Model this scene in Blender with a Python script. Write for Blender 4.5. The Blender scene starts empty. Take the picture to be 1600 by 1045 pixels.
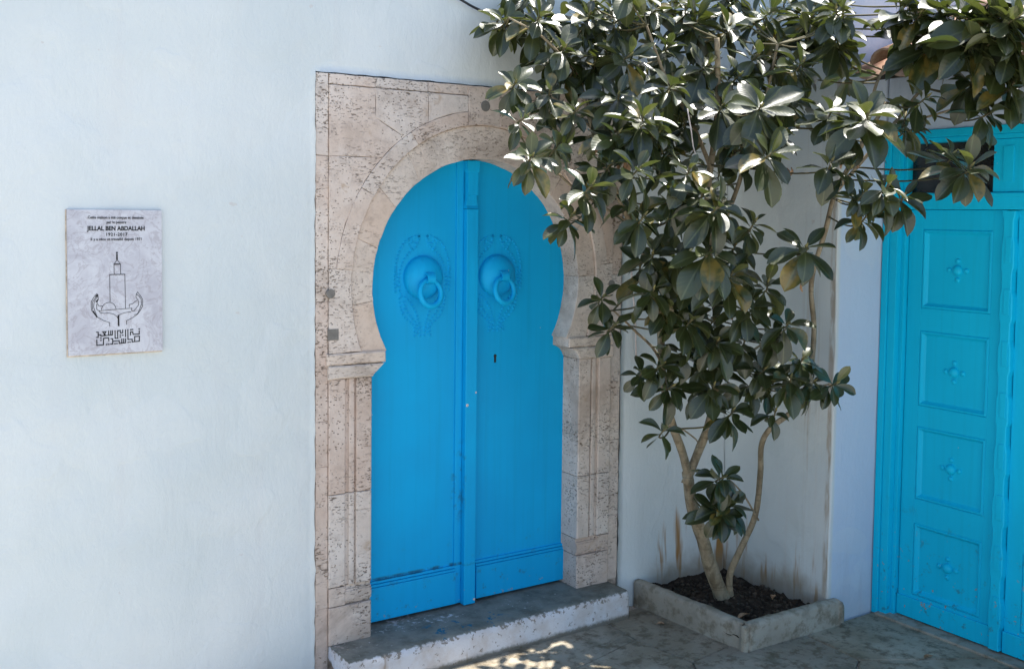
import bpy, bmesh, math, random
from mathutils import Vector, Matrix, noise
R = math.radians
random.seed(7)
SC = bpy.context.scene
COL = SC.collection

# ------------------------------------------------------------------ camera
CAM = Vector((0.0, -4.13, 2.0))
CR = Vector((0.83636, -0.54807, 0.01117)); CD = Vector((-0.02108, -0.05251, -0.99840)); CF = Vector((0.54778, 0.83478, -0.05547))
cd = bpy.data.cameras.new('camera'); cam = bpy.data.objects.new('camera', cd); COL.objects.link(cam)
cd.sensor_width = 36; cd.lens = 36.84; cd.shift_y = -97.5/1600; cd.clip_start = .05; cd.clip_end = 2000
m = Matrix.Identity(4)
for i in range(3):
    m[i][0] = CR[i]; m[i][1] = -CD[i]; m[i][2] = -CF[i]; m[i][3] = CAM[i]
cam.matrix_world = m
SC.camera = cam
# ------------------------------------------------------------------ light
EL, AZ = R(70), R(10.5)            # sun stands over the right-hand house, a little behind the plane of the long wall
sdir = Vector((math.cos(EL)*math.cos(AZ), math.cos(EL)*math.sin(AZ), math.sin(EL)))
w = bpy.data.worlds.new('World'); SC.world = w; w.use_nodes = True
nt = w.node_tree; bg = nt.nodes['Background']; sky = nt.nodes.new('ShaderNodeTexSky')
sky.sky_type = 'NISHITA'; sky.sun_disc = False; sky.sun_elevation = EL; sky.sun_rotation = math.atan2(sdir.x, sdir.y)
sky.air_density = 1.0; sky.dust_density = 1.0; sky.ozone_density = 1.0
nt.links.new(sky.outputs[0], bg.inputs[0]); bg.inputs[1].default_value = .125
sl = bpy.data.lights.new('sun', 'SUN'); sl.energy = 5.0; sl.angle = R(.53); sl.color = (1, .955, .88)
so = bpy.data.objects.new('sun', sl); COL.objects.link(so); so.location = (6, 2, 12)
so.rotation_euler = sdir.to_track_quat('Z', 'Y').to_euler()
SC.view_settings.view_transform = 'Standard'; SC.view_settings.look = 'None'
SC.view_settings.exposure = 1.24; SC.view_settings.gamma = 1; SC.view_settings.use_curve_mapping = False
SC.render.engine = 'CYCLES'; SC.cycles.use_denoising = True; SC.cycles.denoising_prefilter = 'ACCURATE'; SC.cycles.max_bounces = 8; SC.cycles.diffuse_bounces = 5

def px(x, y, Y):
    """world point seen at photo pixel (x, y) at depth plane Y"""
    d = CR*((x-800)/1637.4) + CD*((y-425)/1637.4) + CF
    return CAM + d*((Y-CAM.y)/d.y)

# ------------------------------------------------------------------ materials
class MT:
    def __init__(s, name):
        s.m = bpy.data.materials.new(name); s.m.use_nodes = True; s.t = s.m.node_tree; s.b = s.t.nodes['Principled BSDF']
        s.out = s.t.nodes['Material Output']
        s.pos = s.n('ShaderNodeNewGeometry').outputs['Position']
    def n(s, k, **a):
        q = s.t.nodes.new(k)
        for i, v in a.items(): setattr(q, i, v)
        return q
    def put(s, sock, v):
        if hasattr(v, 'is_linked') or isinstance(v, bpy.types.NodeSocket): s.t.links.new(v, sock)
        elif isinstance(v, tuple) and len(v) == 3 and sock.type == 'RGBA': sock.default_value = (*v, 1)
        else: sock.default_value = v
    def scale(s, vec, sc):
        q = s.n('ShaderNodeMapping'); s.put(q.inputs[0], vec); q.inputs['Scale'].default_value = sc; return q.outputs[0]
    def noise(s, sc=5, det=4, rough=.6, vec=None, dist=0):
        q = s.n('ShaderNodeTexNoise'); s.put(q.inputs['Vector'], vec if vec is not None else s.pos)
        q.inputs['Scale'].default_value = sc; q.inputs['Detail'].default_value = det; q.inputs['Roughness'].default_value = rough
        q.inputs['Distortion'].default_value = dist
        return q.outputs[0]
    def voro(s, sc, vec=None, feat='F1', out=0):
        q = s.n('ShaderNodeTexVoronoi', feature=feat); s.put(q.inputs['Vector'], vec if vec is not None else s.pos); q.inputs['Scale'].default_value = sc
        return q.outputs[out]
    def math(s, op, a, b=0.0, c=None, clamp=False):
        q = s.n('ShaderNodeMath', operation=op, use_clamp=clamp); s.put(q.inputs[0], a); s.put(q.inputs[1], b)
        if c is not None: s.put(q.inputs[2], c)
        return q.outputs[0]
    def ss(s, v, a, b, lo=0., hi=1.):
        q = s.n('ShaderNodeMapRange', interpolation_type='SMOOTHSTEP'); s.put(q.inputs[0], v)
        for i, x in zip((1, 2, 3, 4), (a, b, lo, hi)): q.inputs[i].default_value = x
        return q.outputs[0]
    def mix(s, f, a, b, mode='MIX'):
        q = s.n('ShaderNodeMix', data_type='RGBA', blend_type=mode); s.put(q.inputs[0], f); s.put(q.inputs[6], a); s.put(q.inputs[7], b)
        return q.outputs[2]
    def xyz(s, vec=None):
        q = s.n('ShaderNodeSeparateXYZ'); s.put(q.inputs[0], vec if vec is not None else s.pos); return q.outputs
    def bump(s, h, dist=.004, st=1., prev=None):
        q = s.n('ShaderNodeBump'); s.put(q.inputs['Height'], h); q.inputs['Distance'].default_value = dist; q.inputs['Strength'].default_value = st
        if prev is not None: s.put(q.inputs['Normal'], prev)
        return q.outputs[0]
    def fin(s, col, rough=.8, nor=None, spec=None):
        s.put(s.b.inputs['Base Color'], col); s.put(s.b.inputs['Roughness'], rough)
        if nor is not None: s.put(s.b.inputs['Normal'], nor)
        if spec is not None: s.b.inputs['Specular IOR Level'].default_value = spec
        return s.m

def mat_plaster():
    k = MT('whitewash'); x, y, z = k.xyz()
    n1 = k.noise(1.1, 4, .55); n2 = k.noise(7, 5, .62, dist=.4); n3 = k.noise(55, 3, .6)
    col = k.mix(k.ss(n1, .35, .68), (.60, .645, .64), (.68, .71, .695))
    st = k.noise(1, 4, .6, vec=k.scale(k.pos, (9, 9, .7)))
    col = k.mix(k.math('MULTIPLY', k.ss(st, .5, .78), .22), col, (.60, .58, .57))
    # small flaked spots where the older coat shows
    fl = k.ss(k.noise(16, 3, .5), .735, .76); col = k.mix(k.math('MULTIPLY', fl, .5), col, (.56, .52, .48))
    # rusty damp streaks over the planter, rising from the soil
    sn = k.noise(1, 3, .6, vec=k.scale(k.pos, (13, 13, 1.6)))
    base = k.math('MULTIPLY', k.ss(x, 3.50, 3.62), k.ss(y, -.80, -.70))
    hgt = k.ss(k.math('SUBTRACT', z, k.math('MULTIPLY', sn, 1.1)), -.50, -.16, 1., 0.)
    stain = k.math('MULTIPLY', k.math('MULTIPLY', base, hgt), k.ss(sn, .48, .60))
    col = k.mix(k.math('MULTIPLY', stain, 1., clamp=True), col, (.34, .165, .035))
    low = k.math('MULTIPLY', k.ss(k.math('ADD', z, k.math('MULTIPLY', n2, .2)), .17, .34, 1., 0.), base)
    col = k.mix(k.math('MULTIPLY', low, .8), col, (.21, .14, .065))
    # brownish run down the outer corner and pinkish runs on the side wall
    rn = k.noise(1, 3, .6, vec=k.scale(k.pos, (1, 22, .5)))
    run = k.math('MULTIPLY', k.ss(rn, .52, .7), k.math('MULTIPLY', k.ss(x, 4.04, 4.07), k.math('MULTIPLY', k.ss(y, -.50, -.62), k.ss(y, -.775, -.752))))
    col = k.mix(k.math('MULTIPLY', run, .55), col, (.44, .34, .25))
    edge = k.math('MULTIPLY', k.ss(x, 4.075, 4.082), k.math('MULTIPLY', k.ss(y, -.715, -.733), k.ss(y, -.757, -.750)))
    en = k.noise(1, 4, .6, vec=k.scale(k.pos, (30, 30, 5)))
    col = k.mix(k.math('MULTIPLY', k.math('MULTIPLY', edge, k.ss(en, .4, .6)), .7), col, (.36, .27, .18))
    pink = k.math('MULTIPLY', k.ss(k.noise(1, 3, .6, vec=k.scale(k.pos, (11, 11, .35))), .55, .75), k.ss(x, 3.45, 3.6))
    col = k.mix(k.math('MULTIPLY', pink, .2), col, (.62, .50, .45))
    # bluer tone on the return beside the second door
    ret = k.math('MULTIPLY', k.ss(x, 4.105, 4.125), k.ss(y, -.70, -.74))
    col = k.mix(k.math('MULTIPLY', ret, .8), col, (.52, .62, .76))
    # damp greenish-grey foot of the long wall
    foot = k.ss(k.math('ADD', z, k.math('MULTIPLY', n1, .25)), .12, .4, 1., 0.)
    col = k.mix(k.math('MULTIPLY', foot, .25), col, (.60, .58, .52))
    brush = k.noise(1, 4, .6, vec=k.scale(k.pos, (30, 30, 11)), dist=.4)
    wv = k.n('ShaderNodeVectorMath', operation='ADD'); k.put(wv.inputs[0], k.pos); nn = k.n('ShaderNodeTexNoise'); nn.inputs['Scale'].default_value = 2.6; nn.inputs['Detail'].default_value = 5; k.put(nn.inputs['Vector'], k.pos); k.put(wv.inputs[1], nn.outputs[1])
    crk = k.ss(k.voro(1.1, feat='DISTANCE_TO_EDGE', vec=wv.outputs[0]), .0, .006, 1., 0.); crk = k.math('MULTIPLY', crk, k.ss(k.noise(1.7), .50, .60))
    col = k.mix(k.math('MULTIPLY', crk, .05), col, (.35, .34, .33))
    pat = k.ss(k.noise(2.4, 3, .5, dist=.3), .56, .59); col = k.mix(k.math('MULTIPLY', pat, .16), col, (.715, .745, .735))
    h = k.math('ADD', k.math('MULTIPLY', brush, .5), k.math('ADD', k.math('MULTIPLY', n2, 1.1), k.math('MULTIPLY', n3, .10)))
    trow = k.noise(1, 5, .7, vec=k.scale(k.pos, (6, 6, 3.2)), dist=.5)
    h = k.math('ADD', k.math('ADD', h, k.math('MULTIPLY', pat, .25)), k.math('SUBTRACT', k.math('MULTIPLY', trow, 1.6), k.math('MULTIPLY', crk, .08)))
    fleck = k.ss(k.voro(6.5), .012, .02, 1., 0.); fleck = k.math('MULTIPLY', fleck, k.ss(k.noise(2.7), .52, .56)); col = k.mix(k.math('MULTIPLY', fleck, .8), col, (.12, .11, .10))
    return k.fin(col, .9, k.bump(h, .008, .5), .2)

def mat_stone(name, a, b, dirt=(.13, .085, .05), pit=1.):
    k = MT(name); oi = k.n('ShaderNodeObjectInfo').outputs['Random']
    n1 = k.noise(3.2, 5, .6); n2 = k.noise(22, 5, .7); n3 = k.noise(120, 3, .7)
    col = k.mix(k.ss(n1, .36, .66), a, b)
    col = k.mix(k.math('MULTIPLY', k.ss(n2, .45, .72), .45), col, (.34, .26, .215))
    blot = k.ss(k.noise(2.1, 5, .65, dist=.5), .48, .70); col = k.mix(k.math('MULTIPLY', blot, .6), col, (.42, .33, .265))
    col = k.mix(k.math('MULTIPLY', k.ss(oi, .45, 1.), .38), col, (.70, .66, .61)); col = k.mix(k.math('MULTIPLY', k.ss(oi, .5, .0), .32), col, (.52, .37, .29))
    grime = k.ss(k.noise(1.6, 6, .7, dist=.8), .52, .66); col = k.mix(k.math('MULTIPLY', grime, .42), col, (.27, .20, .15))
    pits = k.ss(k.voro(62, vec=k.scale(k.pos, (1, 1, 1.5))), .12, .28, 1., 0.)
    pm = k.ss(k.noise(3.2, 5, .7), .43, .56)
    pits = k.math('MULTIPLY', pits, pm)
    p2 = k.ss(k.noise(75, 3, .65, vec=k.scale(k.pos, (.6, 1, 1.7))), .57, .65)
    p2 = k.math('MULTIPLY', p2, k.ss(k.noise(4.2, 3, .5), .40, .62))
    pp = k.math('MULTIPLY', k.math('MAXIMUM', pits, p2), pit, clamp=True)
    col = k.mix(k.math('MULTIPLY', pp, .8), col, dirt)
    rust_or_hollow = k.math('MULTIPLY', k.ss(k.noise(6, 4, .7, dist=.6), .60, .74), .5)
    col = k.mix(rust_or_hollow, col, (.36, .22, .10))
    h = k.math('ADD', k.math('MULTIPLY', n2, .8), k.math('SUBTRACT', k.math('MULTIPLY', n3, .3), k.math('MULTIPLY', pp, 1.2)))
    return k.fin(col, .85, k.bump(h, .004, .8), .25)

def mat_paint(name, c, c2, worn):
    k = MT(name); x, y, z = k.xyz()
    n1 = k.noise(2.2, 4, .55); st = k.noise(1, 4, .55, vec=k.scale(k.pos, (40, 40, 1.2)))
    col = k.mix(k.ss(n1, .35, .7), c, c2)
    col = k.mix(k.math('MULTIPLY', k.ss(st, .45, .75), .35), col, tuple(v*.84 for v in c))
    dirt = k.math('MULTIPLY', k.ss(k.noise(19, 5, .7), .58, .70), k.ss(z, worn+.25, .10))
    col = k.mix(k.math('MULTIPLY', dirt, .55), col, (.05, .05, .045))
    chip = k.math('MULTIPLY', k.ss(k.noise(26, 4, .65), .655, .67), k.ss(z, worn, .05))
    col = k.mix(chip, col, (.34, .30, .25))
    smu = k.math('MULTIPLY', k.math('MULTIPLY', k.ss(x, 2.44, 2.47), k.ss(x, 2.515, 2.50)), k.math('MULTIPLY', k.ss(z, .50, .62), k.ss(z, 1.0, .80))); smu = k.math('MULTIPLY', smu, k.ss(k.noise(24, 5, .7), .48, .66)); col = k.mix(k.math('MULTIPLY', smu, .45), col, (.03, .06, .08))
    grm = k.math('MULTIPLY', k.ss(z, .328, .333), k.ss(z, .348, .338)); grm = k.math('MULTIPLY', grm, k.math('MULTIPLY', k.ss(y, -.3, 0), k.ss(k.noise(15, 4, .7), .40, .60))); grm = k.math('MULTIPLY', grm, k.ss(x, 2.6, 2.5)); col = k.mix(k.math('MULTIPLY', grm, .7), col, (.02, .03, .035))
    spk = k.ss(k.voro(11), .020, .032, 1., 0.)
    spk = k.math('MULTIPLY', spk, k.ss(k.noise(3), .56, .6)); col = k.mix(k.math('MULTIPLY', spk, .7), col, (.55, .62, .66))
    h = k.math('ADD', k.math('MULTIPLY', st, .6), k.math('ADD', k.math('MULTIPLY', k.noise(160, 2), .15), k.math('MULTIPLY', chip, -.6)))
    return k.fin(col, k.ss(n1, .3, .7, .5, .62), k.bump(h, .0016, .7), .22)

def mat_simple(name, c, rough=.8, var=.25, sc=20, bump=.002, spec=.3, c2=None):
    k = MT(name); n = k.noise(sc, 5, .65)
    col = k.mix(k.ss(n, .3, .7), tuple(v*(1-var) for v in c), c2 or tuple(min(1, v*(1+var)) for v in c))
    return k.fin(col, rough, k.bump(k.math('ADD', n, k.math('MULTIPLY', k.noise(sc*6, 3), .4)), bump, .8), spec)

def mat_concrete(name, a, b, blotch=(.06, .055, .045)):
    k = MT(name); x, y, z = k.xyz(); oi = k.n('ShaderNodeObjectInfo').outputs['Random']
    n1 = k.noise(2.3, 5, .6, dist=.3); n2 = k.noise(14, 5, .7); n3 = k.noise(90, 4, .7)
    col = k.mix(k.ss(n1, .34, .66), a, b); col = k.mix(k.math('MULTIPLY', oi, .25), col, (.20, .205, .20))
    col = k.mix(k.math('MULTIPLY', k.ss(n2, .46, .64), .8), col, blotch)
    moss = k.math('MULTIPLY', k.ss(k.noise(4, 4, .65), .54, .68), .6); col = k.mix(moss, col, (.10, .085, .05))
    col = k.mix(k.math('MULTIPLY', k.ss(n3, .56, .68), .4), col, (.30, .29, .27))
    h = k.math('ADD', n2, k.math('MULTIPLY', n3, .5))
    return k.fin(col, .85, k.bump(h, .005, .8), .25)

def mat_step():
    k = MT('step_whitewash'); x, y, z = k.xyz(); nz = k.xyz(k.n('ShaderNodeNewGeometry').outputs['Normal'])[2]
    n1 = k.noise(9, 5, .65); n2 = k.noise(38, 5, .7); n0 = k.noise(3, 3)
    white = k.mix(k.ss(n1, .38, .66), (.72, .70, .70), (.62, .56, .52))
    runs = k.ss(k.noise(1, 3, .6, vec=k.scale(k.pos, (10, 10, 1.4))), .60, .68)
    white = k.mix(k.math('MULTIPLY', runs, .75), white, (.33, .23, .15))
    flake = k.ss(k.math('ADD', n2, k.math('MULTIPLY', k.ss(z, .085, .135), .09)), .60, .65); white = k.mix(k.math('MULTIPLY', flake, .8), white, (.20, .15, .10))
    foot = k.ss(k.math('ADD', z, k.math('MULTIPLY', n2, .035)), .026, .05, 1., 0.); white = k.mix(k.math('MULTIPLY', foot, .85), white, (.10, .085, .05))
    dark = k.mix(k.ss(n1, .35, .7), (.25, .24, .20), (.145, .138, .11)); dark = k.mix(k.math('MULTIPLY', k.ss(n2, .55, .7), .6), dark, (.24, .235, .21))
    splash = k.math('MULTIPLY', k.ss(k.noise(13, 4, .7), .56, .6), k.math('MULTIPLY', k.ss(x, 2.18, 2.26), k.ss(x, 2.66, 2.54))); splash = k.math('MULTIPLY', splash, k.ss(y, -.02, -.07))
    dark = k.mix(splash, dark, (.02, .14, .22))
    top = k.ss(k.math('ADD', z, k.math('MULTIPLY', n2, .022)), .138, .143)
    return k.fin(k.mix(k.math('MULTIPLY', top, k.ss(nz, .05, .45)), white, dark), .85, k.bump(k.math('ADD', n1, k.math('MULTIPLY', n2, .6)), .006, .9), .25)

def mat_marble():
    k = MT('plaque_marble'); n1 = k.noise(7, 6, .65, dist=.8)
    v = k.noise(11, 6, .6, dist=1.6); vein = k.ss(k.math('ABSOLUTE', k.math('SUBTRACT', v, .5)), 0., .035, 1., 0.)
    v2 = k.noise(5, 6, .6, dist=2.2); vein2 = k.ss(k.math('ABSOLUTE', k.math('SUBTRACT', v2, .52)), 0., .02, 1., 0.)
    col = k.mix(k.ss(n1, .34, .66), (.46, .45, .49), (.60, .60, .63))
    col = k.mix(k.math('MULTIPLY', vein, .5), col, (.33, .29, .31)); col = k.mix(k.math('MULTIPLY', vein2, .5), col, (.62, .63, .66))
    return k.fin(col, .38, None, .4)

def mat_leaf():
    k = MT('leaf'); at = k.n('ShaderNodeAttribute', attribute_name='tone').outputs['Fac']
    uv = k.n('ShaderNodeUVMap', uv_map='leaf').outputs[0]; u, v, _ = k.xyz(uv)
    bf = k.n('ShaderNodeNewGeometry').outputs['Backfacing']
    au = k.math('ABSOLUTE', k.math('SUBTRACT', u, .5))
    rib = k.ss(au, .015, .05, 1., 0.)
    vn = k.math('ABSOLUTE', k.math('SUBTRACT', k.math('FRACT', k.math('ADD', k.math('MULTIPLY', v, 9.), k.math('MULTIPLY', au, -4.5))), .5))
    vein = k.ss(vn, .0, .12, 1., 0.)
    mott = k.noise(40, 4, .6)
    front = k.mix(at, (.016, .024, .006), (.042, .054, .013))
    front = k.mix(k.math('MULTIPLY', k.ss(mott, .45, .75), .4), front, (.052, .054, .018))
    old = k.math('MULTIPLY', k.ss(at, .93, .97), k.ss(k.noise(18, 3), .40, .62)); front = k.mix(k.math('MULTIPLY', old, .8), front, (.22, .15, .03)); back_old = old
    front = k.mix(k.math('MULTIPLY', vein, .12), front, (.09, .11, .05)); front = k.mix(k.math('MULTIPLY', rib, .45), front, (.14, .16, .07))
    back = k.mix(at, (.06, .075, .025), (.10, .115, .04)); back = k.mix(k.math('MULTIPLY', k.math('MAXIMUM', rib, k.math('MULTIPLY', vein, .35)), .5), back, (.20, .20, .09))
    col = k.mix(bf, front, back)
    h = k.math('ADD', k.math('MULTIPLY', k.ss(vn, 0., .5, 1., 0.), -.22), k.math('MULTIPLY', mott, .6))
    nor = k.bump(h, .0016, .4)
    k.fin(col, k.ss(mott, .3, .7, .30, .44), nor, .5); k.b.inputs['Coat Weight'].default_value = .6; k.b.inputs['Coat Roughness'].default_value = .34; k.put(k.b.inputs['Coat Normal'], nor)
    tr = k.n('ShaderNodeBsdfTranslucent'); k.put(tr.inputs[0], k.mix(at, (.10, .15, .02), (.20, .24, .035))); k.put(tr.inputs[1], nor)
    ms = k.n('ShaderNodeMixShader'); ms.inputs[0].default_value = .11
    k.t.links.new(k.b.outputs[0], ms.inputs[1]); k.t.links.new(tr.outputs[0], ms.inputs[2]); k.t.links.new(ms.outputs[0], k.out.inputs[0])
    return k.m

def mat_bark():
    k = MT('bark'); n1 = k.noise(1, 5, .65, vec=k.scale(k.pos, (26, 26, 9)), dist=.5); n2 = k.noise(9, 4, .6)
    ring = k.noise(1, 3, .6, vec=k.scale(k.pos, (8, 8, 120)))
    col = k.mix(k.ss(n1, .32, .68), (.17, .13, .08), (.36, .29, .19)); col = k.mix(k.math('MULTIPLY', k.ss(n2, .5, .7), .5), col, (.30, .26, .19))
    col = k.mix(k.math('MULTIPLY', k.ss(ring, .56, .66), .35), col, (.085, .062, .038))
    return k.fin(col, .8, k.bump(k.math('ADD', n1, k.math('MULTIPLY', ring, .5)), .004, .9), .25)

def mat_glass():
    k = MT('dark_glass'); return k.fin(k.mix(k.ss(k.noise(6), .4, .6), (.012, .013, .012), (.030, .030, .027)), .18, None, .5)

M = dict(edge=mat_simple('plaque_mortar', (.52, .43, .34), .9, .3, 30), plaster=mat_plaster(), stone=mat_stone('surround_limestone', (.64, .51, .42), (.74, .64, .56)),
         stone2=mat_stone('arch_limestone', (.68, .545, .44), (.76, .66, .57), pit=.6),
         mortar=mat_simple('joint_mortar', (.46, .36, .28), .95, .5, 25), inlay=mat_simple('grey_inlay', (.19, .175, .155), .6, .15, 40),
         blue=mat_paint('blue_paint', (.001, .385, .74), (.001, .43, .80), .30), teal=mat_paint('teal_paint', (.001, .52, .76), (.001, .56, .81), .55),
         rust_or_hollow=mat_simple('dark_hollow', (.02, .018, .016), .7), step=mat_step(), pave=mat_concrete('paving_concrete', (.28, .225, .15), (.42, .36, .27), (.14, .108, .068)),  # the flat dark is shade painted in the keyhole and behind the door
         ground=mat_concrete('ground_concrete', (.42, .40, .36), (.48, .46, .42), (.33, .31, .27)), kerb=mat_concrete('kerb_concrete', (.36, .30, .22), (.48, .43, .34), (.20, .165, .11)),
         soil=mat_simple('soil', (.036, .024, .015), .95, .5, 30, .012), crumb=mat_simple('crumb', (.075, .055, .038), .95, .6, 12),
         marble=mat_marble(), ink=mat_simple('engraved_black', (.012, .012, .014), .6), leaf=mat_leaf(), bark=mat_bark(),
         twig=mat_simple('green_twig', (.11, .095, .045), .7, .3, 30), dry=mat_simple('dry_leaf', (.30, .15, .06), .8, .4, 30, c2=(.52, .33, .20)),
         tile=mat_simple('terracotta', (.50, .27, .16), .85, .3, 9, .004, c2=(.62, .44, .34)), glass=mat_glass(),
         cable=mat_simple('cable', (.03, .032, .036), .5), cord=mat_simple('cord', (.60, .52, .48), .8), bud=mat_simple('bud', (.24, .21, .08), .6, .3, 60),
         backing=mat_simple('dusty_board', (.05, .046, .04), .9))

# ------------------------------------------------------------------ helpers
def link(name, verts, faces, mat, parent=None, smooth=False, uv=None, tone=None):
    me = bpy.data.meshes.new(name); me.from_pydata([tuple(v) for v in verts], [], faces); me.materials.append(M[mat])
    if smooth: me.polygons.foreach_set('use_smooth', [True]*len(me.polygons))
    me.update()
    o = bpy.data.objects.new(name, me); COL.objects.link(o)
    if parent: par(o, parent)
    return o
def par(o, parent):
    o.parent = parent
    if parent.type == 'EMPTY': o.matrix_parent_inverse = Matrix.Translation(-parent.location)
def tag(o, label=None, cat=None, group=None, kind=None):
    if cat: kind = 'thing'
    if label: o['label'] = label
    if cat: o['category'] = cat
    if group: o['group'] = group
    if kind: o['kind'] = kind
    return o
def empty(name, loc=(0, 0, 0)):
    """an Empty at the thing's base; its parts keep world coordinates"""
    o = bpy.data.objects.new(name, None); COL.objects.link(o); o.location = loc; o.empty_display_size = .1; return o
class MB:
    def __init__(s): s.v = []; s.f = []
    def add(s, v, f):
        o = len(s.v); s.v += [Vector(q) for q in v]; s.f += [tuple(i+o for i in q) for q in f]; return s
    def box(s, a, b, ch=0.):
        (x0, y0, z0), (x1, y1, z1) = [min(p, q) for p, q in zip(a, b)], [max(p, q) for p, q in zip(a, b)]
        if ch <= 0:
            return s.add([(x0,y0,z0),(x1,y0,z0),(x1,y1,z0),(x0,y1,z0),(x0,y0,z1),(x1,y0,z1),(x1,y1,z1),(x0,y1,z1)],
                         [(0,3,2,1),(4,5,6,7),(0,1,5,4),(1,2,6,5),(2,3,7,6),(3,0,4,7)])
        bm = bmesh.new(); bmesh.ops.create_cube(bm, size=1)
        for v in bm.verts: v.co = ((x0+x1)/2+v.co.x*(x1-x0), (y0+y1)/2+v.co.y*(y1-y0), (z0+z1)/2+v.co.z*(z1-z0))
        bmesh.ops.bevel(bm, geom=bm.edges[:], offset=ch, segments=2, affect='EDGES', profile=.6)
        bm.verts.index_update(); s.add([v.co for v in bm.verts], [[v.index for v in f.verts] for f in bm.faces]); bm.free(); return s
    def tube(s, pts, rad, n=8, cap=True):
        pts = [Vector(p) for p in pts]; rad = rad if isinstance(rad, (list, tuple)) else [rad]*len(pts)
        o = len(s.v); up = None
        for i, p in enumerate(pts):
            t = (pts[min(i+1, len(pts)-1)]-pts[max(i-1, 0)]).normalized()
            if up is None: up = t.orthogonal().normalized()
            up = (up - t*up.dot(t)).normalized(); sd = t.cross(up)
            for k in range(n):
                a = 2*math.pi*k/n; s.v.append(p+(up*math.cos(a)+sd*math.sin(a))*rad[i])
        for i in range(len(pts)-1):
            for k in range(n): s.f.append((o+i*n+k, o+i*n+(k+1)%n, o+(i+1)*n+(k+1)%n, o+(i+1)*n+k))
        if cap: s.f.append(tuple(o+k for k in range(n))[::-1]); e = o+(len(pts)-1)*n; s.f.append(tuple(e+k for k in range(n)))
        return s
    def lathe(s, prof, c, ax, n=24):
        """prof: (radius, height along ax)"""
        ax = Vector(ax).normalized(); u = ax.orthogonal().normalized(); w_ = ax.cross(u); o = len(s.v)
        for r, h in prof:
            for k in range(n):
                a = 2*math.pi*k/n; s.v.append(Vector(c)+ax*h+(u*math.cos(a)+w_*math.sin(a))*r)
        for i in range(len(prof)-1):
            for k in range(n): s.f.append((o+i*n+k, o+i*n+(k+1)%n, o+(i+1)*n+(k+1)%n, o+(i+1)*n+k))
        s.f.append(tuple(o+(len(prof)-1)*n+k for k in range(n))); return s
    def build(s, name, mat, parent=None, smooth=False): return link(name, s.v, s.f, mat, parent, smooth)
def spline(pts, n=6):
    pts = [Vector(p) for p in pts]; P = [pts[0]*2-pts[1]]+pts+[pts[-1]*2-pts[-2]]; out = []
    for i in range(1, len(P)-2):
        for k in range(n):
            t = k/n; a, b, c, d = P[i-1:i+3]
            out.append(.5*((2*b)+(c-a)*t+(2*a-5*b+4*c-d)*t*t+(3*b-a-3*c+d)*t**3))
    out.append(pts[-1]); return out
def lerp(a, b, t): return a+(b-a)*t

# ------------------------------------------------------------------ ground
tag(link('ground', [(-80,-90,-.03),(90,-90,-.03),(90,60,-.03),(-80,60,-.03)], [(0,1,2,3)], 'ground'), kind='structure')
pav = tag(MB().box((1.2,-3.2,-.028),(4.6,-.02,-.014)).build('pavement', 'mortar'), kind='structure')
def slab(pts):
    n = len(pts); cx = sum(p[0] for p in pts)/n; cy = sum(p[1] for p in pts)/n
    P = []
    for i in range(n):
        a, b = Vector(pts[i]), Vector(pts[(i+1) % n]); k = max(2, int((b-a).length/.08))
        for j in range(k):
            q = a.lerp(b, j/k); q += Vector((random.uniform(-1, 1), random.uniform(-1, 1)))*.0035; P.append(q)
    N = len(P); dz = random.uniform(-.003, .003); v = []
    for ins, z in ((.004, -.02), (.004, -.006), (.011, 0)):
        for q in P:
            d = (Vector((cx, cy))-q).normalized(); e = q+d*ins; v.append((e.x, e.y, z+dz))
    f = [(l*N+i, l*N+(i+1) % N, (l+1)*N+(i+1) % N, (l+1)*N+i) for l in range(2) for i in range(N)] + [tuple(2*N+i for i in range(N))]
    return link('paving_slab', v, f, 'pave', pav)
ys = [-.14, -.72, -1.13, -1.75, -2.4, -3.1]
slab([(1.3,-.16),(3.18,-.16),(3.17,-.41),(2.3,-.62),(1.3,-.62)])
slab([(3.18,-.10),(3.50,-.10),(3.50,-.69),(3.22,-.74),(3.17,-.41)])
slab([(1.3,-.62),(2.3,-.62),(3.17,-.41),(3.22,-.74),(2.9,-1.25),(1.3,-1.25)])
slab([(3.22,-.74),(3.50,-.69),(3.50,-.79),(3.90,-.80),(3.88,-1.12),(3.3,-1.5),(2.9,-1.25)])
slab([(3.90,-.80),(4.09,-.775),(4.46,-.775),(4.46,-1.45),(4.02,-1.21),(3.88,-1.12)])
slab([(3.3,-1.5),(3.88,-1.12),(4.02,-1.21),(4.46,-1.45),(4.46,-2.2),(3.3,-2.2)])
slab([(1.3,-1.25),(2.9,-1.25),(3.3,-1.5),(3.3,-2.2),(1.3,-2.2)])
slab([(1.3,-2.2),(3.3,-2.2),(3.3,-3.1),(1.3,-3.1)]); slab([(3.3,-2.2),(4.46,-2.2),(4.46,-3.1),(3.3,-3.1)])

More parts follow.
